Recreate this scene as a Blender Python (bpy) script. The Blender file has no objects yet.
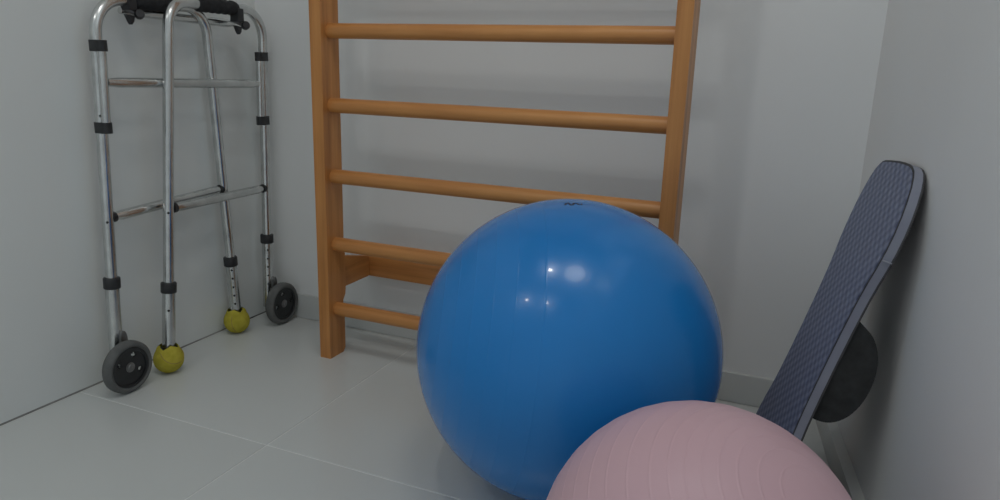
import bpy, bmesh, math, random
from mathutils import Vector, Matrix

random.seed(7)
scene = bpy.context.scene
COL = scene.collection

# ------------------------------------------------------------------ camera
YAW, PITCH, ROLL, FPX = 0.401943639, 0.251462812, 0.0301434194, 730.4
CAM = Vector((0.0, 0.0, 0.72))
fwd = Vector((-math.sin(YAW)*math.cos(PITCH), math.cos(YAW)*math.cos(PITCH), -math.sin(PITCH)))
rgt = Vector((math.cos(YAW), math.sin(YAW), 0.0))
upv = rgt.cross(fwd)
r2 = rgt*math.cos(ROLL) + upv*math.sin(ROLL)
u2 = upv*math.cos(ROLL) - rgt*math.sin(ROLL)
cam_data = bpy.data.cameras.new('camera')
cam_data.sensor_width = 36.0
cam_data.lens = FPX/1000.0*36.0
cam_data.clip_start = 0.02
cam = bpy.data.objects.new('camera', cam_data)
COL.objects.link(cam)
m3 = Matrix((r2, u2, -fwd)).transposed()
cam.matrix_world = Matrix.Translation(CAM) @ m3.to_4x4()
scene.camera = cam

# ------------------------------------------------------------------ world, lights, exposure
world = bpy.data.worlds.new('world')
scene.world = world
world.use_nodes = True
bg = world.node_tree.nodes.get('Background')
bg.inputs[0].default_value = (0.87, 0.96, 1.0, 1)
bg.inputs[1].default_value = 0.40
vs = scene.view_settings
vs.view_transform = 'Standard'
vs.look = 'None'
vs.gamma = 1.0
vs.exposure = 0.0
vs.use_curve_mapping = False
scene.cycles.use_denoising = True
scene.cycles.max_bounces = 8
scene.cycles.sample_clamp_indirect = 4.0

CEIL = 2.45
XL = -1.401           # left wall
YB = 1.597            # back wall
YF = -0.9             # front wall left out behind the camera so soft world light gets in
RW0, RWS = 0.090, 0.140     # right wall: x = RW0 + RWS*(YB - y)
def rwx(y): return RW0 + RWS*(YB - y)

# daylight outside the window in the right wall
day = bpy.data.lights.new('window_daylight', 'AREA')
day.shape = 'RECTANGLE'; day.size = 1.0; day.size_y = 0.93
day.energy = 1.1; day.color = (0.80, 0.92, 1.0)
day_o = bpy.data.objects.new('window_daylight', day); COL.objects.link(day_o)
day_o.location = (rwx(0.91) + 0.16, 0.91 + 0.02, 1.545)
day_o.rotation_euler = (math.radians(90), 0, math.radians(90) + math.atan(RWS))
LAMPS_AND_FILL = [(-0.64, 0.46, 2.5, 0.09), (-0.06, 0.52, 2.6, 0.50), (-0.50, -0.72, 2.0, 0.09), (-1.22, -0.70, 1.8, 0.09)]  # second entry, the wide panel, is an added fill brightening the right side
for (lx, ly, le, ls) in LAMPS_AND_FILL:
    ld = bpy.data.lights.new('downlight_or_fill', 'AREA')
    ld.shape = 'DISK'; ld.size = ls
    ld.energy = le; ld.color = (0.99, 0.985, 0.965)
    lo = bpy.data.objects.new('downlight_or_fill', ld); COL.objects.link(lo)
    lo.location = (lx, ly, CEIL - 0.022)

# ------------------------------------------------------------------ materials
def new_mat(name):
    m = bpy.data.materials.new(name); m.use_nodes = True
    nt = m.node_tree
    return m, nt, nt.nodes['Principled BSDF']
def N(nt, t, **kw):
    n = nt.nodes.new(t)
    for k, v in kw.items(): setattr(n, k, v)
    return n
def ramp(nt, fac, stops):
    n = N(nt, 'ShaderNodeValToRGB')
    e = n.color_ramp.elements
    e[0].position, e[0].color = stops[0][0], (*stops[0][1], 1)
    e[1].position, e[1].color = stops[-1][0], (*stops[-1][1], 1)
    for p, c in stops[1:-1]:
        x = e.new(p); x.color = (*c, 1)
    nt.links.new(fac, n.inputs[0])
    return n.outputs[0]
def coords(nt, scale=(1, 1, 1), rot=(0, 0, 0), kind='Object'):
    tc = N(nt, 'ShaderNodeTexCoord'); mp = N(nt, 'ShaderNodeMapping')
    mp.inputs['Scale'].default_value = scale; mp.inputs['Rotation'].default_value = rot
    nt.links.new(tc.outputs[kind], mp.inputs[0])
    return mp.outputs[0]
def noise(nt, vec, scale, detail=3, rough=0.5):
    n = N(nt, 'ShaderNodeTexNoise')
    n.inputs['Scale'].default_value = scale; n.inputs['Detail'].default_value = detail
    n.inputs['Roughness'].default_value = rough
    nt.links.new(vec, n.inputs['Vector'])
    return n.outputs[0]
def bump(nt, b, height, strength, dist=0.001):
    n = N(nt, 'ShaderNodeBump'); n.inputs['Strength'].default_value = strength
    n.inputs['Distance'].default_value = dist
    nt.links.new(height, n.inputs['Height']); nt.links.new(n.outputs[0], b.inputs['Normal'])
def noisy(name, c1, c2, rough=0.5, scale=20, bscale=None, bstr=0.2, bdist=0.001, metal=0.0, spec=0.5, stretch=(1, 1, 1)):
    m, nt, b = new_mat(name)
    v = coords(nt, stretch)
    nt.links.new(ramp(nt, noise(nt, v, scale), [(0.3, c1), (0.7, c2)]), b.inputs['Base Color'])
    b.inputs['Roughness'].default_value = rough; b.inputs['Metallic'].default_value = metal
    b.inputs['Specular IOR Level'].default_value = spec
    if bscale: bump(nt, b, noise(nt, v, bscale), bstr, bdist)
    return m

M = {}
M['wall'] = noisy('wall_paint', (0.83, 0.845, 0.845), (0.86, 0.875, 0.875), 0.55, 2.5, 90, 0.12, 0.0008, spec=0.35)
M['wall_l'] = noisy('wall_panel_paint', (0.775, 0.805, 0.80), (0.805, 0.835, 0.83), 0.5, 2.0, 120, 0.1, 0.0006, spec=0.35)
M['ceiling'] = noisy('ceiling_paint', (0.86, 0.86, 0.86), (0.88, 0.88, 0.88), 0.8, 3)
M['tile'] = noisy('glazed_floor_tile', (0.62, 0.645, 0.635), (0.655, 0.68, 0.67), 0.24, 1.6, 6, 0.03, 0.002)
M['grout'] = noisy('pale_grout', (0.72, 0.73, 0.71), (0.78, 0.79, 0.77), 0.85, 40)
M['skirting'] = noisy('skirting_tile', (0.60, 0.62, 0.61), (0.64, 0.655, 0.645), 0.35, 3)
M['gap'] = noisy('dark_joint', (0.10, 0.10, 0.095), (0.50, 0.50, 0.48), 0.9, 7)
M['alu'] = noisy('brushed_aluminium', (0.56, 0.57, 0.565), (0.70, 0.71, 0.70), 0.24, 30, 300, 0.05, 0.0003, metal=1.0)
M['black_plastic'] = noisy('black_plastic', (0.018, 0.019, 0.021), (0.030, 0.031, 0.034), 0.5, 60)
M['foam'] = noisy('black_foam_grip', (0.010, 0.010, 0.012), (0.022, 0.022, 0.024), 0.85, 80, 400, 0.5, 0.001)
M['tire'] = noisy('grey_rubber_tyre', (0.10, 0.105, 0.103), (0.145, 0.15, 0.148), 0.75, 40, 220, 0.3, 0.0006)
M['hub'] = noisy('black_hub_plastic', (0.014, 0.015, 0.017), (0.024, 0.026, 0.028), 0.42, 50)
M['steel'] = noisy('grey_steel', (0.20, 0.20, 0.20), (0.30, 0.30, 0.30), 0.4, 60, metal=0.9)
M['felt'] = noisy('yellow_felt', (0.50, 0.43, 0.055), (0.62, 0.54, 0.08), 0.95, 60, 700, 0.9, 0.002, spec=0.1)
M['seam'] = noisy('brown_seam', (0.38, 0.28, 0.07), (0.46, 0.35, 0.09), 0.9, 60)
M['slit'] = noisy('dark_slit', (0.02, 0.02, 0.018), (0.035, 0.035, 0.03), 0.9, 60)
M['print'] = noisy('dark_print', (0.01, 0.015, 0.04), (0.02, 0.03, 0.06), 0.6, 200)
M['rocker'] = noisy('black_rocker_foam', (0.020, 0.022, 0.022), (0.036, 0.038, 0.039), 0.8, 60, 200, 0.4, 0.001)
M['rim'] = noisy('worn_grey_rim', (0.03, 0.03, 0.03), (0.12, 0.12, 0.115), 0.9, 90)
M['band'] = noisy('grey_violet_edge_band', (0.255, 0.27, 0.345), (0.30, 0.32, 0.39), 0.38, 25)
M['board_core'] = noisy('dark_board_back', (0.05, 0.05, 0.055), (0.08, 0.08, 0.085), 0.7, 40)
M['seamline'] = noisy('pale_edge_seam', (0.36, 0.37, 0.42), (0.42, 0.43, 0.48), 0.5, 40)
M['white'] = noisy('white_frame', (0.75, 0.75, 0.74), (0.8, 0.8, 0.79), 0.4, 10)

def wood(name, axis):
    m, nt, b = new_mat(name)
    s = [34.0, 34.0, 34.0]; s[axis] = 1.6
    v = coords(nt, tuple(s))
    v2 = coords(nt, (3, 3, 3))
    g = noise(nt, v, 1.0, 5, 0.6)
    base = ramp(nt, g, [(0.27, (0.38, 0.145, 0.038)), (0.5, (0.60, 0.258, 0.074)), (0.76, (0.75, 0.36, 0.115))])
    mix = N(nt, 'ShaderNodeMix', data_type='RGBA', blend_type='MULTIPLY')
    mix.inputs['Factor'].default_value = 0.5
    nt.links.new(base, mix.inputs['A'])
    nt.links.new(ramp(nt, noise(nt, v2, 2.0), [(0.3, (0.78, 0.74, 0.70)), (0.7, (1, 1, 1))]), mix.inputs['B'])
    nt.links.new(mix.outputs['Result'], b.inputs['Base Color'])
    b.inputs['Roughness'].default_value = 0.36
    bump(nt, b, g, 0.12, 0.0006)
    return m
M['wood_x'] = wood('varnished_beech_along_bar', 0)
M['wood_y'] = wood('varnished_beech_bracket', 1)
M['wood_z'] = wood('varnished_beech_upright', 2)

def ball_mat(name, c1, c2, rough, spec, coat=0.0):
    m, nt, b = new_mat(name)
    v = coords(nt)
    nt.links.new(ramp(nt, noise(nt, v, 3.0), [(0.3, c1), (0.7, c2)]), b.inputs['Base Color'])
    b.inputs['Roughness'].default_value = rough
    b.inputs['Specular IOR Level'].default_value = spec
    b.inputs['Coat Weight'].default_value = coat
    b.inputs['Coat Roughness'].default_value = 0.06
    bump(nt, b, noise(nt, v, 160.0, 2), 0.04, 0.0006)
    return m
M['blue'] = ball_mat('blue_vinyl', (0.003, 0.205, 0.60), (0.004, 0.225, 0.65), 0.24, 0.5, 0.2)
M['pink'] = ball_mat('pink_vinyl', (0.655, 0.432, 0.485), (0.69, 0.458, 0.512), 0.42, 0.4)

def tread_mat():
    m, nt, b = new_mat('woven_blue_grey_tread')
    v = coords(nt)
    sep = N(nt, 'ShaderNodeSeparateXYZ'); nt.links.new(v, sep.inputs[0])
    def wave(out, period, shift=None):
        mu = N(nt, 'ShaderNodeMath', operation='MULTIPLY'); mu.inputs[1].default_value = 2*math.pi/period
        nt.links.new(out, mu.inputs[0])
        sn = N(nt, 'ShaderNodeMath', operation='SINE'); nt.links.new(mu.outputs[0], sn.inputs[0])
        return sn.outputs[0]
    # slanted rows of short dashes
    sk = N(nt, 'ShaderNodeMath', operation='MULTIPLY_ADD'); sk.inputs[1].default_value = 0.06
    nt.links.new(sep.outputs[0], sk.inputs[0]); nt.links.new(sep.outputs[1], sk.inputs[2])
    pr = N(nt, 'ShaderNodeMath', operation='MULTIPLY')
    nt.links.new(wave(sep.outputs[0], 0.0240), pr.inputs[0]); nt.links.new(wave(sk.outputs[0], 0.0210), pr.inputs[1])
    ad = N(nt, 'ShaderNodeMath', operation='MULTIPLY_ADD'); ad.inputs[1].default_value = 0.5; ad.inputs[2].default_value = 0.5
    nt.links.new(pr.outputs[0], ad.inputs[0])
    colr = ramp(nt, ad.outputs[0], [(0.2, (0.13, 0.155, 0.245)), (0.55, (0.20, 0.235, 0.35)), (0.85, (0.27, 0.31, 0.44))])
    mix = N(nt, 'ShaderNodeMix', data_type='RGBA', blend_type='MULTIPLY')
    mix.inputs['Factor'].default_value = 0.55
    nt.links.new(colr, mix.inputs['A'])
    nt.links.new(ramp(nt, noise(nt, v, 110.0, 4), [(0.3, (0.66, 0.66, 0.68)), (0.7, (1, 1, 1))]), mix.inputs['B'])
    nt.links.new(mix.outputs['Result'], b.inputs['Base Color'])
    b.inputs['Roughness'].default_value = 0.55
    bump(nt, b, ad.outputs[0], 0.7, 0.0015)
    return m
M['tread'] = tread_mat()

def glass_mat():
    m, nt, b = new_mat('window_glass')
    tr = N(nt, 'ShaderNodeBsdfTransparent'); gl = N(nt, 'ShaderNodeBsdfGlossy'); mx = N(nt, 'ShaderNodeMixShader')
    gl.inputs['Roughness'].default_value = 0.03
    mx.inputs[0].default_value = 0.08
    nt.links.new(tr.outputs[0], mx.inputs[1]); nt.links.new(gl.outputs[0], mx.inputs[2])
    nt.links.new(mx.outputs[0], nt.nodes['Material Output'].inputs['Surface'])
    return m
M['glass'] = glass_mat()
def emit_mat():
    m, nt, b = new_mat('lamp_lens')
    b.inputs['Base Color'].default_value = (0.9, 0.9, 0.88, 1)
    b.inputs['Emission Color'].default_value = (1, 0.955, 0.89, 1)
    b.inputs['Emission Strength'].default_value = 1.0
    return m
M['lens'] = emit_mat()

# ------------------------------------------------------------------ mesh helpers
def finish(name, bm, mat, parent=None, smooth=False, angle=None, origin=None):
    bmesh.ops.recalc_face_normals(bm, faces=bm.faces[:])
    if origin is not None:
        bmesh.ops.translate(bm, verts=bm.verts[:], vec=-Vector(origin))
    me = bpy.data.meshes.new(name)
    bm.to_mesh(me); bm.free()
    me.materials.append(M[mat])
    if smooth or angle:
        me.polygons.foreach_set('use_smooth', [True]*len(me.polygons))
        if angle: me.set_sharp_from_angle(angle=math.radians(angle))
    o = bpy.data.objects.new(name, me)
    COL.objects.link(o)
    if parent is not None: o.parent = parent
    if origin is not None: o.location = Vector(origin)
    return o
def tag(o, label=None, cat=None, kind=None, group=None):
    if label: o['label'] = label
    if cat: o['category'] = cat
    if kind: o['kind'] = kind
    if group: o['group'] = group
    return o
def empty(name, loc, rot=None):
    o = bpy.data.objects.new(name, None); COL.objects.link(o)
    o.empty_display_size = 0.1
    o.location = loc
    if rot is not None: o.rotation_mode = 'QUATERNION'; o.rotation_quaternion = rot
    return o
def box(bm, lo, hi):
    r = bmesh.ops.create_cube(bm, size=1.0)
    for v in r['verts']:
        v.co = Vector([(lo[i]+hi[i])/2 + v.co[i]*(hi[i]-lo[i]) for i in range(3)])
    return r['verts']
def bevel_all(bm, w, seg=2):
    bmesh.ops.bevel(bm, geom=bm.edges[:], offset=w, segments=seg, profile=0.7, affect='EDGES')
def box_bm(lo, hi, bev=0.0, seg=2):
    bm = bmesh.new(); box(bm, lo, hi)
    if bev: bevel_all(bm, bev, seg)
    return bm
def fillet(pts, radii, n=10):
    pts = [Vector(p) for p in pts]
    out = [pts[0]]
    for i in range(1, len(pts)-1):
        r = radii[i-1]
        a = (pts[i-1]-pts[i]).normalized(); b = (pts[i+1]-pts[i]).normalized()
        th = a.angle(b)
        d = r/math.tan(th/2)
        p0 = pts[i]+a*d; p1 = pts[i]+b*d
        c = pts[i] + (a+b).normalized()*(r/math.sin(th/2))
        v0 = p0-c; v1 = p1-c
        for k in range(n+1):
            ang = v0.angle(v1); s_ = math.sin(ang)
            out.append(c + v0*(math.sin((1-k/n)*ang)/s_) + v1*(math.sin(k/n*ang)/s_))
    out.append(pts[-1])
    return out
def tube(bm, pts, rad, seg=20, cap=True):
    pts = [Vector(p) for p in pts]
    n = len(pts)
    rads = rad if isinstance(rad, (list, tuple)) else [rad]*n
    t0 = (pts[1]-pts[0]).normalized()
    ref = Vector((0, 0, 1)) if abs(t0.z) < 0.9 else Vector((1, 0, 0))
    nx = t0.cross(ref).normalized()
    rings = []
    prev = t0
    for i, p in enumerate(pts):
        if i == 0: t = t0
        elif i == n-1: t = (pts[-1]-pts[-2]).normalized()
        else: t = ((pts[i+1]-pts[i]).normalized() + (pts[i]-pts[i-1]).normalized()).normalized()
        q = prev.rotation_difference(t)
        nx = (q @ nx); nx = (nx - t*nx.dot(t)).normalized()
        ny = t.cross(nx); prev = t
        rings.append([bm.verts.new(p + (nx*math.cos(2*math.pi*k/seg) + ny*math.sin(2*math.pi*k/seg))*rads[i]) for k in range(seg)])
    for i in range(n-1):
        for k in range(seg):
            bm.faces.new((rings[i][k], rings[i][(k+1) % seg], rings[i+1][(k+1) % seg], rings[i+1][k]))
    if cap:
        bm.faces.new(rings[0][::-1]); bm.faces.new(rings[-1])
def tube_bm(pts, rad, seg=20):
    bm = bmesh.new(); tube(bm, pts, rad, seg); return bm
def lathe(bm, prof, seg, axis_m):
    """prof: list of (radius, height); revolved about local Z, then axis_m applied"""
    rings = []
    for (r, h) in prof:
        if r < 1e-7: rings.append([bm.verts.new(axis_m @ Vector((0, 0, h)))])
        else: rings.append([bm.verts.new(axis_m @ Vector((r*math.cos(2*math.pi*k/seg), r*math.sin(2*math.pi*k/seg), h))) for k in range(seg)])
    for a, b in zip(rings[:-1], rings[1:]):
        for k in range(seg):
            k2 = (k+1) % seg
            if len(a) == 1 and len(b) == 1: continue
            if len(a) == 1: bm.faces.new((a[0], b[k], b[k2]))
            elif len(b) == 1: bm.faces.new((a[k], a[k2], b[0]))
            else: bm.faces.new((a[k], a[k2], b[k2], b[k]))
def basis(origin, zdir):
    z = Vector(zdir).normalized()
    q = Vector((0, 0, 1)).rotation_difference(z)
    return Matrix.Translation(Vector(origin)) @ q.to_matrix().to_4x4()
def prism(bm, poly, z0, z1, mtx=None):
    mtx = mtx or Matrix()
    lo = [bm.verts.new(mtx @ Vector((x, y, z0))) for x, y in poly]
    hi = [bm.verts.new(mtx @ Vector((x, y, z1))) for x, y in poly]
    n = len(poly)
    for k in range(n):
        bm.faces.new((lo[k], lo[(k+1) % n], hi[(k+1) % n], hi[k]))
    bm.faces.new(lo[::-1]); bm.faces.new(hi)

# ------------------------------------------------------------------ the room
T = 0.12
# floor: pale grout bed and single tiles
bm = bmesh.new()
prism(bm, [(XL-T, YF-T), (rwx(YF-T)+T, YF-T), (rwx(YB+T)+T, YB+T), (XL-T, YB+T)], -0.15, -0.0011)
floor = tag(finish('floor', bm, 'grout'), kind='structure')
def clip_right(poly):
    out = []
    f = lambda p: rwx(p[1]) - p[0]
    for i in range(len(poly)):
        a, b = poly[i], poly[(i+1) % len(poly)]
        fa, fb = f(a), f(b)
        if fa >= 0: out.append(a)
        if (fa >= 0) != (fb >= 0):
            t = fa/(fa-fb); out.append((a[0]+(b[0]-a[0])*t, a[1]+(b[1]-a[1])*t))
    return out
J = 0.0012
for i in range(-2, 4):
    for j in range(-6, 3):
        x0, x1 = -0.890+0.6*i+J, -0.890+0.6*(i+1)-J
        y0, y1 = 0.985+0.6*j+J, 0.985+0.6*(j+1)-J
        x0, y0, y1 = max(x0, XL+0.003), max(y0, YF), min(y1, YB)
        if x1-x0 < 0.02 or y1-y0 < 0.02: continue
        poly = clip_right([(x0, y0), (x1, y0), (x1, y1), (x0, y1)])
        if len(poly) < 3: continue
        cx = sum(p[0] for p in poly)/len(poly); cy = sum(p[1] for p in poly)/len(poly)
        bm = bmesh.new()
        prism(bm, poly, -0.010, 0.0)
        top = [e for e in bm.edges if all(abs(v.co.z) < 1e-6 for v in e.verts)]
        bmesh.ops.bevel(bm, geom=top, offset=0.0009, segments=1, affect='EDGES')
        finish('floor_tile', bm, 'tile', floor, origin=(cx, cy, 0))

ceiling = tag(finish('ceiling', box_bm((XL-T, YF-T, CEIL), (1.0, YB+T, CEIL+T)), 'ceiling'), kind='structure')
for (lx, ly, le, ls) in LAMPS_AND_FILL:  # the added fill panel gets a ring and lens like the downlights
    bm = bmesh.new()
    q = ls/2 + 0.006
    lathe(bm, [(q, 0.0), (q+0.016, 0.0), (q+0.014, -0.010), (q+0.002, -0.012), (q, 0.0)], 32, Matrix.Translation((lx, ly, CEIL)))
    ring = finish('downlight_or_fill_ring', bm, 'white', ceiling, angle=40)
    bm = bmesh.new()
    lathe(bm, [(0.0, -0.004), (q, -0.004), (q, 0.0), (0.0, 0.0)], 32, Matrix.Translation((lx, ly, CEIL)))
    finish('downlight_or_fill_lens', bm, 'lens', ring, angle=40)

tag(finish('wall_left', box_bm((XL-T, YF-T, 0.0035), (XL, YB, CEIL)), 'wall_l'), kind='structure')
tag(finish('trim_1', box_bm((XL-T, YF-T, -0.0011), (XL-0.0005, YB, 0.0035)), 'gap'), kind='structure')
tag(finish('wall_back', box_bm((XL-T, YB, -0.05), (rwx(YB), YB+T, CEIL)), 'wall'), kind='structure')
# right wall with a window opening above the photograph's upper edge
WY0, WY1, WZ0, WZ1 = 0.40, 1.42, 1.07, 2.02
def rw_block(bm, ya, yb, za, zb, d0=0.0, d1=T):
    prism(bm, [(rwx(yb)+d0, yb), (rwx(ya)+d0, ya), (rwx(ya)+d1, ya), (rwx(yb)+d1, yb)], za, zb)
bm = bmesh.new()
for (ya, yb, za, zb) in ((YF-T, WY0, -0.05, CEIL), (WY1, YB+T, -0.05, CEIL), (WY0, WY1, -0.05, WZ0), (WY0, WY1, WZ1, CEIL)):
    rw_block(bm, ya, yb, za, zb)
tag(finish('wall_right', bm, 'wall'), kind='structure')
bm = bmesh.new()
ym = (WY0+WY1)/2
for (ya, yb, za, zb) in ((WY0, WY0+0.04, WZ0, WZ1), (WY1-0.04, WY1, WZ0, WZ1), (ym-0.02, ym+0.02, WZ0+0.04, WZ1-0.04),
                         (WY0+0.04, WY1-0.04, WZ0, WZ0+0.04), (WY0+0.04, WY1-0.04, WZ1-0.04, WZ1)):
    rw_block(bm, ya, yb, za, zb, 0.03, 0.08)
win = tag(finish('window_1', bm, 'white'), kind='structure')
for (ya, yb) in ((WY0+0.04, ym-0.02), (ym+0.02, WY1-0.04)):
    bm = bmesh.new(); rw_block(bm, ya, yb, WZ0+0.04, WZ1-0.04, 0.052, 0.057)
    finish('pane', bm, 'glass', win)
# skirting tiles along the back wall and the right wall
bm = bmesh.new()
box(bm, (XL, YB-0.011, 0.0), (rwx(YB)-0.001, YB, 0.069))
bevel_all(bm, 0.002, 2)
tag(finish('baseboard_back', bm, 'skirting', angle=40), kind='structure')
bm = bmesh.new()
prism(bm, [(rwx(YB-0.012)-0.021, YB-0.012), (rwx(YF+0.01)-0.021, YF+0.01), (rwx(YF+0.01), YF+0.01), (rwx(YB-0.012), YB-0.012)], 0.0, 0.052)
bevel_all(bm, 0.002, 2)
tag(finish('baseboard_right', bm, 'skirting', angle=40), kind='structure')

# ------------------------------------------------------------------ wooden wall bars
bars = tag(empty('wall_bars', (-0.645, 1.45, 0)), 'varnished wooden wall bars with round rungs fixed in front of the white back wall', 'wall bars')
BARO = Vector((-0.645, 1.45, 0))
def bar_part(name, bm, mat, **k):
    o = finish(name, bm, mat, None, **k)
    o.parent = bars
    o.location = o.location - BARO
    return o
UH = 2.28
xs = [(-1.061, -1.031), (-0.258, -0.228)]
for (xa, xb) in xs:
    # side profile in (y, z): straight front, shallow shoulder at the back below the bracket, cut back corner at the foot
    prof = [(1.380, 0.0), (1.434, 0.0), (1.443, 0.010), (1.443, 0.118), (1.438, 0.128), (1.439, 0.137), (1.448, 0.150),
            (1.450, 0.165), (1.450, 0.255), (1.446, 0.262), (1.446, UH), (1.380, UH)]
    bm = bmesh.new()
    prism(bm, prof, xa, xb, Matrix(((0, 0, 1, 0), (1, 0, 0, 0), (0, 1, 0, 0), (0, 0, 0, 1))))
    bmesh.ops.bevel(bm, geom=[e for e in bm.edges if e.calc_face_angle(0) > 0.6], offset=0.0035, segments=3, profile=0.6, affect='EDGES')
    bar_part('upright', bm, 'wood_z', angle=35, origin=(xa, 1.38, 0))
for k in range(14):
    z = 0.1215 + 0.1639*k
    bm = bmesh.new()
    tube(bm, [(-1.033, 1.413, z), (-1.020, 1.413, z), (-0.268, 1.413, z), (-0.256, 1.413, z)], 0.0168, 24)
    bar_part('rung', bm, 'wood_x', angle=50, origin=(-0.645, 1.413, z))
for z0 in (0.166, 2.05):
    for (xa, xb) in xs:
        xa2, xb2 = (xa+0.002, xb-0.004)
        prof = [(1.444, z0), (1.563, z0), (1.563, z0+0.054), (1.444, z0+0.082)]
        bm = bmesh.new()
        prism(bm, prof, xa2, xb2, Matrix(((0, 0, 1, 0), (1, 0, 0, 0), (0, 1, 0, 0), (0, 0, 0, 1))))
        bmesh.ops.bevel(bm, geom=bm.edges[:], offset=0.002, segments=2, affect='EDGES')
        bar_part('bracket', bm, 'wood_y', angle=35, origin=(xa, 1.46, z0))
    bar_part('wall_beam', box_bm((-1.062, 1.563, z0), (-0.227, 1.5965, z0+0.056), 0.003), 'wood_x', angle=35, origin=(-0.645, 1.58, z0))

# ------------------------------------------------------------------ walker
WO = Vector((-1.34, 1.28, 0))
WSHIFT = Vector((-0.006, 0.005, 0))
walker = tag(empty('folded_walker', WO + WSHIFT), 'folded aluminium walking frame with black grips, wheels and yellow ball feet against the left wall', 'walker')
def wk(name, bm, mat, parent=None, label=None, **k):
    o = finish(name, bm, mat, None, **k)
    if parent is None:
        o.parent = walker; o.location = o.location - WO
    else:
        o.parent = parent
        w = parent.location + (WO if parent.parent == walker else Vector())
        o.location = o.location - w
    if label: o['label'] = label
    return o
def lerp(a, b, z):
    a, b = Vector(a), Vector(b); t = (z-a.z)/(b.z-a.z)
    return a.lerp(b, t)
# leg axes (bottom, top)
A1 = (Vector((-1.345, 1.039, 0.06)), Vector((-1.352, 1.0795, 0.822)))    # wheel leg near the camera
A2 = (Vector((-1.352, 1.411, 0.03)), Vector((-1.352, 1.371, 0.822)))     # ball leg close to the wall
B1 = (Vector((-1.308, 1.144, 0.03)), Vector((-1.316, 1.232, 0.828)))     # ball leg in front
B2 = (Vector((-1.336, 1.518, 0.06)), Vector((-1.336, 1.549, 0.828)))     # wheel leg in the corner
frames = []
for (l, rr, zl, zr, rl, rrr) in ((A1, A2, 0.225, 0.190, 0.070, 0.062), (B1, B2, 0.190, 0.225, 0.058, 0.066)):
    pts = fillet([lerp(*l, zl), l[1], rr[1], lerp(*rr, zr)], [rl, rrr], 12)
    frames.append(wk('side_frame', tube_bm(pts, 0.0116, 20), 'alu', angle=50))
# foam grips on the top tubes
def seg_on(p, q, ya, yb):
    p, q = Vector(p), Vector(q)
    f = lambda y: p.lerp(q, (y-p.y)/(q.y-p.y))
    return f(ya), f(yb)
for (l, rr, ya, yb) in ((A1, A2, 1.172, 1.290), (B1, B2, 1.318, 1.448)):
    a, b = seg_on(l[1], rr[1], ya, yb)
    n = 26; pts = []; rad = []
    for k in range(n+1):
        t = k/n
        pts.append(a.lerp(b, t))
        e = min(1.0, min(t, 1-t)/0.05)
        rad.append(0.0135 + 0.0030*math.sqrt(e) + 0.0009*math.sin(t*math.pi*12))
    wk('grip', tube_bm(pts, rad, 20), 'foam', angle=60, label='black ribbed foam hand grip')
# wider lower tubes, collars, adjustment holes
def sleeve(l, z0, z1, r=0.0140):
    return wk('leg_sleeve', tube_bm([lerp(*l, z0), lerp(*l, z1)], r, 20), 'alu', angle=50)
sl = {'A1': sleeve(A1, 0.045, 0.232), 'A2': sleeve(A2, 0.030, 0.198), 'B1': sleeve(B1, 0.030, 0.198), 'B2': sleeve(B2, 0.045, 0.232)}
def collar(l, z, h=0.024, r=0.0172, off=(0, 0, 0)):
    p, q = lerp(*l, z-h/2)+Vector(off), lerp(*l, z+h/2)+Vector(off)
    d = (q-p)
    pts = [p, p+d*0.08, p+d*0.92, q]
    wk('collar', tube_bm(pts, [r-0.0012, r, r, r-0.0012], 24), 'black_plastic', angle=60)
collar(A1, 0.236); collar(A2, 0.199); collar(B1, 0.200); collar(B2, 0.236)
def holes(l, zs, r, parent):
    ax = (Vector((0.72, -0.69, 0))).normalized()
    for z in zs:
        p = lerp(*l, z)
        wk('adjustment_hole', tube_bm([p+ax*(r-0.003), p+ax*(r+0.0006)], 0.0027, 10), 'slit', parent)
holes(A2, [0.178, 0.155, 0.131, 0.108, 0.085], 0.0140, sl['A2'])
holes(B2, [0.207, 0.183, 0.160, 0.136, 0.112, 0.080], 0.0140, sl['B2'])
holes(B1, [0.150], 0.0140, sl['B1'])
holes(A1, [0.590, 0.370], 0.0116, frames[0])
holes(B1, [0.372], 0.0116, frames[1])
def hull(pts):
    pts = sorted(pts)
    def half_(ps):
        h = []
        for p in ps:
            while len(h) > 1 and (h[-1][0]-h[-2][0])*(p[1]-h[-2][1]) - (h[-1][1]-h[-2][1])*(p[0]-h[-2][0]) <= 1e-12: h.pop()
            h.append(p)
        return h
    return half_(pts)[:-1] + half_(pts[::-1])[:-1]
# hinge posts of the centre panel beside the wheel legs
ho1, ho2 = Vector((0.0175, -0.0032, 0)), Vector((0.0040, -0.0175, 0))
for (l, off, z0, z1) in ((A1, ho1, 0.560, 0.735), (B2, ho2, 0.548, 0.722)):
    wk('hinge_post', tube_bm([lerp(*l, z0)+off, lerp(*l, z1)+off], 0.0090, 20), 'alu', angle=50)
    for z in (z0+0.006, z1-0.006):
        p = lerp(*l, z)
        pts = []
        for (cc, rr_) in ((p, 0.0136), (p + off, 0.0112)):
            pts += [(cc.x + rr_*math.cos(2*math.pi*k/20), cc.y + rr_*math.sin(2*math.pi*k/20)) for k in range(20)]
        bm = bmesh.new()
        prism(bm, hull(pts), z-0.011, z+0.011)
        wk('hinge_collar', bm, 'black_plastic', angle=45)
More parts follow.
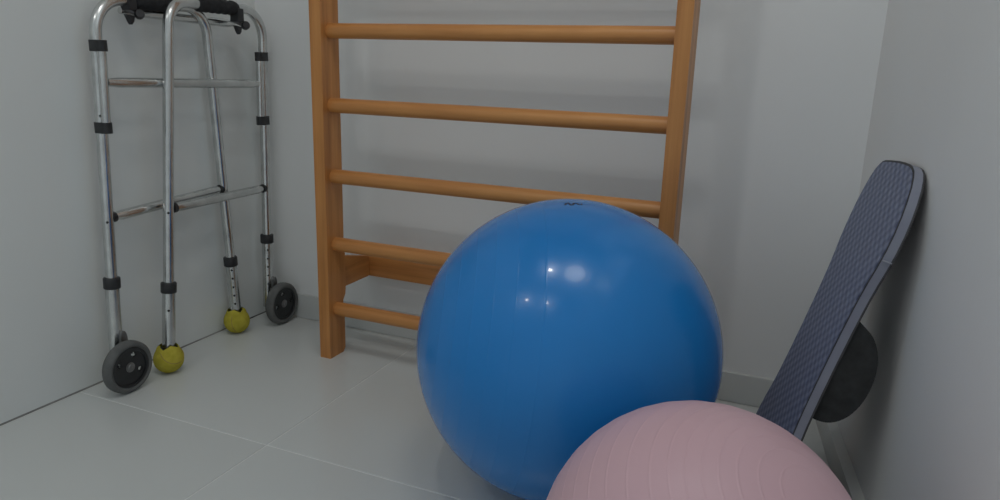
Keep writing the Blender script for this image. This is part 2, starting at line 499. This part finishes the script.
# centre panel cross bars: flattened towards the ends
def cross(name, p, q, r, label=None):
    p, q = Vector(p), Vector(q); n = 30
    bm = bmesh.new()
    pts = [p.lerp(q, k/n) for k in range(n+1)]
    tube(bm, pts, [r*(0.72 if k in (0, n) else (0.86 if k in (1, n-1) else 1.0)) for k in range(n+1)], 20)
    return wk(name, bm, 'alu', angle=50)
cross('cross_bar', lerp(*A1, 0.657)+ho1+Vector((0, 0.008, 0)), lerp(*B2, 0.648)+ho2+Vector((0, -0.008, 0)), 0.0105)
cross('upper_bar', (-1.366, 1.150, 0.802), (-1.362, 1.474, 0.793), 0.0095)
# lower bars of the two side panels with black end plugs
for (p, q) in ((lerp(*A1, 0.377)+Vector((0, 0.014, 0)), lerp(*A2, 0.391)+Vector((0, -0.010, 0))),
               (lerp(*B1, 0.379)+Vector((0, 0.016, 0)), lerp(*B2, 0.375)+Vector((0, -0.012, 0)))):
    bar = cross('lower_bar', p, q, 0.0108)
    for (e, d) in ((p, (q-p).normalized()), (q, (p-q).normalized())):
        wk('end_plug', tube_bm([e-d*0.006, e+d*0.003], 0.0113, 18), 'black_plastic', bar, angle=50)
# clamps with thumb knobs under the ends of the grips
for (c, s) in ((Vector((-1.352, 1.160, 0.813)), 1), (Vector((-1.326, 1.447, 0.806)), 1)):
    bm = bmesh.new()
    box(bm, (c.x-0.012, c.y-0.0095, c.z-0.010), (c.x+0.015, c.y+0.0095, c.z+0.022))
    bevel_all(bm, 0.003, 2)
    cl = wk('clamp', bm, 'black_plastic', angle=40)
    k = c + Vector((0.013, 0.015, -0.017))
    bm = bmesh.new(); lathe(bm, [(0, -0.008), (0.0085, -0.008), (0.0100, -0.005), (0.0100, 0.004), (0.008, 0.008), (0, 0.008)], 20, basis(k, (0.8, -0.5, 0.2)))
    wk('knob', bm, 'black_plastic', cl, angle=40)
    bm = bmesh.new()
    h = c + Vector((0.004, -0.002, -0.027))
    prism(bm, [(-0.011, 0.009), (0.010, 0.006), (0.005, -0.006), (0.001, -0.013), (-0.004, -0.006)], -0.006, 0.006,
          Matrix.Translation(h) @ Matrix(((0, 0, 1, 0), (1, 0, 0, 0), (0, 1, 0, 0), (0, 0, 0, 1))))
    bevel_all(bm, 0.0015, 1)
    wk('release_lever', bm, 'black_plastic', cl, angle=40)
    bm = bmesh.new()
    tube(bm, [k + Vector((-0.006, 0, 0)), c + Vector((0, 0, -0.010)), Vector((c.x-0.020, c.y+0.004, c.z-0.006))], 0.0045, 10)
    wk('clamp_bolt', bm, 'steel', cl, angle=40)
# wheels
def wheel(cx, cy, axle_to, spin):
    Rw, Wd = 0.0578, 0.0255
    mt = basis((cx, cy, Rw), (1, 0, 0))
    bm = bmesh.new()
    h = Wd/2
    lathe(bm, [(0.0455, -h*0.9), (0.050, -h), (0.0540, -h*0.88), (0.0572, -h*0.55), (Rw, 0), (0.0572, h*0.55), (0.0540, h*0.88), (0.050, h), (0.0455, h*0.9), (0.0455, -h*0.9)], 56, mt)
    ty = wk('tyre', bm, 'tire', angle=35, label='grey rubber wheel tyre')
    # hub disc with real openings
    rr = [0.010, 0.0195, 0.0220, 0.0255, 0.0300, 0.0335, 0.0360, 0.0458]
    seg = 48; bm = bmesh.new()
    g = [[bm.verts.new((r*math.cos(2*math.pi*k/seg+spin), r*math.sin(2*math.pi*k/seg+spin), 0.002)) for k in range(seg)] for r in rr]
    def hole(i, k):
        w = k % 12
        return (i in (2, 3, 4) and w in (4, 5, 6, 7)) and not (i in (2,) and w in (4, 7)) and not (i == 4 and w in (4, 7))
    for i in range(len(rr)-1):
        for k in range(seg):
            if hole(i, k) and (k//12) != 3: continue
            bm.faces.new((g[i][k], g[i][(k+1) % seg], g[i+1][(k+1) % seg], g[i+1][k]))
    ext = bmesh.ops.extrude_face_region(bm, geom=bm.faces[:])
    for v in [e for e in ext['geom'] if isinstance(e, bmesh.types.BMVert)]: v.co.z += 0.006
    bmesh.ops.transform(bm, matrix=mt, verts=bm.verts[:])
    wk('hub', bm, 'hub', ty, angle=30, label='black plastic hub with holes')
    bm = bmesh.new()
    lathe(bm, [(0.0385, 0.0075), (0.0385, 0.0105), (0.0415, 0.0112), (0.0445, 0.0108), (0.0458, 0.0075), (0.0385, 0.0075)], 48, mt)
    wk('hub_ring', bm, 'hub', ty, angle=40)
    bm = bmesh.new()
    lathe(bm, [(0, 0.013), (0.0065, 0.0125), (0.0078, 0.011), (0.0078, 0.009), (0.011, 0.009), (0.011, -0.012), (0, -0.012)], 24, mt)
    wk('axle_cap', bm, 'steel', ty, angle=30)
    bm = bmesh.new()
    tube(bm, [(cx-0.008, cy, Rw), (axle_to.x, axle_to.y, Rw)], 0.006, 14)
    wk('axle', bm, 'steel', ty, angle=40)
    # rounded bracket plate on the leg above the wheel
    a = axle_to
    bm = bmesh.new()
    poly = [(0.0085*math.cos(t), 0.022*math.sin(t)) for t in [2*math.pi*k/20 for k in range(20)]]
    prism(bm, poly, -0.004, 0.004, Matrix.Translation((a.x+0.0155, a.y+0.008, 0.108)) @ Matrix(((0, 0, 1, 0), (1, 0, 0, 0), (0, 1, 0, 0), (0, 0, 0, 1))))
    wk('wheel_bracket', bm, 'steel', angle=40)
wheel(-1.302, 1.030, lerp(*A1, 0.075), 0.35)
wheel(-1.294, 1.5235, lerp(*B2, 0.075), 0.9)
# tennis ball feet
def tennis(cx, cy, spin, seam_axis, seam_ang):
    Rb = 0.0332
    c = Vector((cx, cy, Rb))
    seg, n = 48, 26
    bm = bmesh.new()
    bot = bm.verts.new(c + Vector((0, 0, -Rb)))
    rings = []
    for i in range(1, n+1):
        row = []
        for k in range(seg):
            ph = 2*math.pi*k/seg + spin
            w = abs(((k*4/seg) % 1.0)*2 - 1)             # four flaps
            tmax = math.radians(142 + 15*(1-w)**0.8)
            th = tmax*i/n
            q = Vector((math.sin(th)*math.cos(ph), math.sin(th)*math.sin(ph), -math.cos(th)))
            lift = 1.0
            if th > math.radians(128):                  # flaps open outwards around the leg
                e = (th-math.radians(128))/math.radians(30)
                q = Vector((q.x*(1+0.32*e), q.y*(1+0.32*e), q.z + 0.16*e))
            row.append(bm.verts.new(c + q*Rb))
        rings.append(row)
    for k in range(seg): bm.faces.new((bot, rings[0][(k+1) % seg], rings[0][k]))
    for a, b in zip(rings[:-1], rings[1:]):
        for k in range(seg): bm.faces.new((a[k], a[(k+1) % seg], b[(k+1) % seg], b[k]))
    ball = wk('tennis_ball_foot', bm, 'felt', smooth=True, label='yellow tennis ball slit open over the leg end')
    # seam line: a circle on the felt
    ax = Vector(seam_axis).normalized()
    e1 = ax.orthogonal().normalized(); e2 = ax.cross(e1)
    al = math.radians(seam_ang)
    pts = [c + (ax*math.cos(al) + (e1*math.cos(t) + e2*math.sin(t))*math.sin(al))*(Rb+0.0001) for t in [2*math.pi*k/72 for k in range(73)]]
    for i in range(len(pts)):                       # start just after the opening so that the line is one run below the flaps
        if pts[i].z < c.z + Rb*0.74 and pts[i-1].z >= c.z + Rb*0.74: break
    run = []
    for k in range(72):
        p = pts[(i+k) % 72]
        if p.z >= c.z + Rb*0.74: break
        run.append(p)
    if len(run) > 3:
        wk('seam', tube_bm(run, 0.0010, 6), 'seam', ball, smooth=True)
    bm = bmesh.new()
    lathe(bm, [(0.0, 0.0), (0.020, 0.0), (0.0205, 0.002), (0.0, 0.002)], 24, Matrix.Translation(c + Vector((0, 0, Rb*0.72))))
    wk('slit_opening', bm, 'slit', ball, angle=40)
tennis(-1.308, 1.144, 0.4, r2*0.62 + u2*0.58 - fwd*0.50, 52)
tennis(-1.352, 1.411, 1.2, r2*0.95 + u2*0.05 - fwd*0.25, 78)

# ------------------------------------------------------------------ exercise balls
def exercise_ball(name, c, R, pole, marks_deg, label, mat, ridge):
    prof = []
    marks = [math.radians(d) for d in marks_deg]
    hw = 0.0019/R
    ths = [math.pi*k/96 for k in range(97)]
    ths = [t for t in ths if t in (0.0, math.pi) or all(abs(t-mk) > 1.9*hw for mk in marks)]
    for mk in marks: ths += [mk + d*hw for d in (-1.0, -0.75, -0.5, -0.25, 0, 0.25, 0.5, 0.75, 1.0, -1.4, 1.4)]
    for th in sorted(ths):
        rr = R
        for mk in marks:
            u = abs(th-mk)/hw
            if u < 1: rr = R + ridge*0.5*(1 + math.cos(math.pi*u))
        prof.append((rr*math.sin(th) if 1e-6 < th < math.pi-1e-6 else 0.0, rr*math.cos(th)))
    bm = bmesh.new()
    lathe(bm, prof, 128, basis((0, 0, 0), pole))
    o = finish(name, bm, mat, None, smooth=True)
    zmin = min(v.co.z for v in o.data.vertices)
    o.location = (c[0], c[1], -zmin)
    tag(o, label, 'exercise ball')
    return o
BLUE_C, BLUE_R = Vector((-0.344, 1.112, 0.2535)), 0.2535
PINK_C, PINK_R = Vector((-0.063, 0.739, 0.1815)), 0.1812
BLUE_MARKS = [108, 117.5, 125.5, 133.5, 141, 149, 157, 165]
blue = exercise_ball('exercise_ball', BLUE_C, BLUE_R, (0.896, 0.432, -0.103), BLUE_MARKS,
                     'large shiny blue exercise ball on the floor in front of the wall bars', 'blue', 0.00026)
pink = exercise_ball('exercise_ball', PINK_C, PINK_R, (0.566, -0.252, 0.785),
                     [11, 18, 24.4, 30, 35.2, 40, 45.2, 51, 58.5, 66, 73, 80, 87, 94, 102, 110, 118],
                     'smaller pink ribbed exercise ball in front of the blue ball', 'pink', 0.00034)
# small dark print near the top of the blue ball
def surf(px, py, Cb, R):
    d = (r2*((px-500)/FPX) - u2*((py-250)/FPX) + fwd).normalized()
    oc = CAM - Cb; b = oc.dot(d); disc = b*b - (oc.dot(oc) - R*R)
    return CAM + d*(-b - math.sqrt(max(disc, 0)))
p0 = surf(574, 204, BLUE_C, BLUE_R) - BLUE_C
tx = Vector((math.cos(YAW), math.sin(YAW), 0)); nrm = p0.normalized(); tx = (tx - nrm*tx.dot(nrm)).normalized(); ty_ = nrm.cross(tx)
bm = bmesh.new()
for (a, w, h, s) in ((-0.013, 0.004, 0.010, 0.3), (-0.007, 0.003, 0.016, -0.2), (-0.001, 0.004, 0.013, 0.35), (0.006, 0.003, 0.010, -0.3), (0.012, 0.003, 0.007, 0.2)):
    vs_ = []
    for (i, j) in ((-1, -1), (1, -1), (1, 1), (-1, 1)):
        q = p0 + tx*(a + i*w/2 + s*j*h/2) + ty_*(j*h/2)
        vs_.append(q.normalized()*(BLUE_R+0.0004))
    lo = [bm.verts.new(v.normalized()*(BLUE_R-0.0008)) for v in vs_]; hi = [bm.verts.new(v) for v in vs_]
    bm.faces.new(hi); bm.faces.new(lo[::-1])
    for k in range(4): bm.faces.new((lo[k], lo[(k+1) % 4], hi[(k+1) % 4], hi[k]))
finish('printed_mark', bm, 'print', blue)['label'] = 'small dark printed mark'

# ------------------------------------------------------------------ balance board leaning on the right wall
wdir = Vector((0.1386, -0.9903, 0)).normalized()       # along the right wall, towards the camera
bx_w = -wdir                                            # board width axis, away from the camera
a_ = Vector((0.286, 0.035, 0.958)).normalized()
a_ = (a_ - bx_w*a_.dot(bx_w)).normalized()              # board length axis, up and into the wall
nb = bx_w.cross(a_); nb = nb if nb.x < 0 else -nb       # tread side faces the room
tilt = math.radians(4.5)
L_ = a_*math.cos(tilt) + bx_w*math.sin(tilt)
W_ = bx_w*math.cos(tilt) - a_*math.sin(tilt)
# local frame: X across (W_), Y along (L_), Z = tread normal
Nz = W_.cross(L_)
if Nz.dot(nb) < 0: W_ = -W_; Nz = W_.cross(L_)
P0 = Vector((0.087, 1.132, 0.371))
wc = bx_w*0.100
centre = P0 - a_*0.083 + wc + nb*0.009
half = [(0.0, 0.112), (0.05, 0.113), (0.08, 0.115), (0.105, 0.1175), (0.13, 0.1225), (0.155, 0.1295), (0.18, 0.1335), (0.205, 0.1350), (0.23, 0.1340),
        (0.253, 0.1300), (0.272, 0.1235), (0.286, 0.1155), (0.295, 0.1065), (0.301, 0.0945), (0.3035, 0.080), (0.3048, 0.045), (0.3055, 0.0)]
half_near = half[:7] + [(0.205, 0.1335), (0.23, 0.1285), (0.253, 0.1200), (0.272, 0.1095), (0.286, 0.0975), (0.295, 0.085), (0.301, 0.069), (0.3035, 0.052), (0.3048, 0.028), (0.3055, 0.0)]
def outline(inset=0.0):
    near_neg = W_.dot(bx_w) > 0                       # which side of the board faces the camera
    hp, hn = (half, half_near) if near_neg else (half_near, half)
    pos = [(h, t) for t, h in hp]; neg = [(-h, t) for t, h in hn]
    pts = pos + neg[-2::-1]                          # upper half, from +X over the tip to -X
    pts += [(x, -y) for x, y in neg[1:]] + [(x, -y) for x, y in pos[-2:0:-1]]
    if inset:
        out = []
        n = len(pts)
        for i in range(n):
            p, a, b = Vector(pts[i]), Vector(pts[i-1]), Vector(pts[(i+1) % n])
            t = (b-a).normalized(); nn = Vector((-t.y, t.x))
            out.append(tuple(p + nn*inset))
        return out
    return pts
rotm = Matrix((W_, L_, Nz)).transposed()
TH = 0.0165
zmin = min((rotm @ Vector((x, y, -TH/2))).z for x, y in outline())
# rest the lower end on the floor; slide along the lean so that the top touches the right wall
loc = Vector(centre); loc.z = -zmin + 0.0002
gap = min(rwx((loc + rotm @ Vector((x, y, z))).y) - (loc + rotm @ Vector((x, y, z))).x for x, y in outline() for z in (-TH/2, TH/2))
loc.x += gap - 0.0005
board = tag(empty('balance_board', loc, rotm.to_quaternion()), 'blue-grey textured balance board with black half-round rocker leaning against the right wall', 'balance board')
bm = bmesh.new(); prism(bm, outline(), -TH/2, -TH/2+0.003)
finish('board_back', bm, 'board_core', board, angle=35)
bm = bmesh.new(); prism(bm, outline(), -TH/2+0.003, TH/2-0.0015)
bmesh.ops.bevel(bm, geom=[e for e in bm.edges if e.calc_face_angle(0) > 1.0], offset=0.001, segments=2, affect='EDGES')
finish('edge_band', bm, 'band', board, angle=35)['label'] = 'smooth grey-violet edge of the board'
bm = bmesh.new(); prism(bm, outline(0.0035), TH/2-0.0015, TH/2+0.0012)
finish('tread_mat', bm, 'tread', board, angle=35)['label'] = 'woven-pattern blue-grey tread surface'
# thin dark line where the mat meets the edge
bm = bmesh.new()
o1, o2 = outline(0.0), outline(0.0038)
n = len(o1); z = TH/2-0.0013
for k in range(n):
    k2 = (k+1) % n
    q = [(o1[k], z), (o1[k2], z), (o2[k2], z), (o2[k], z)]
    q = [bm.verts.new((p[0], p[1], zz+dz)) for dz in (0, 0.0009) for (p, zz) in q]
    for f in ((0, 1, 2, 3), (4, 5, 6, 7), (0, 1, 5, 4), (1, 2, 6, 5), (2, 3, 7, 6), (3, 0, 4, 7)): bm.faces.new([q[i] for i in f])
bmesh.ops.remove_doubles(bm, verts=bm.verts[:], dist=1e-5)
finish('mat_border', bm, 'board_core', board)
# seam of the edge band on the near side
side = -1 if W_.dot(bx_w) > 0 else 1
bm = box_bm((side*0.1350-0.0035, 0.1655, -TH/2+0.003), (side*0.1350+0.0035, 0.1668, TH/2-0.002))
finish('band_seam', bm, 'seamline', board)
# half-round rocker across the underside
n = 28
prof = [(-0.0125 + 0.0795*math.cos(math.pi*k/n) - 0.008*math.sin(math.pi*k/n), -0.0565*math.sin(math.pi*k/n)**0.85) for k in range(n+1)]
bm = bmesh.new()
prism(bm, [(y, zz - TH/2) for y, zz in prof], -0.108, 0.108, Matrix(((0, 0, 1, 0), (1, 0, 0, 0), (0, 1, 0, 0), (0, 0, 0, 1))))
rk = finish('rocker', bm, 'rocker', board, angle=35); rk['label'] = 'black half-round foam rocker under the board'
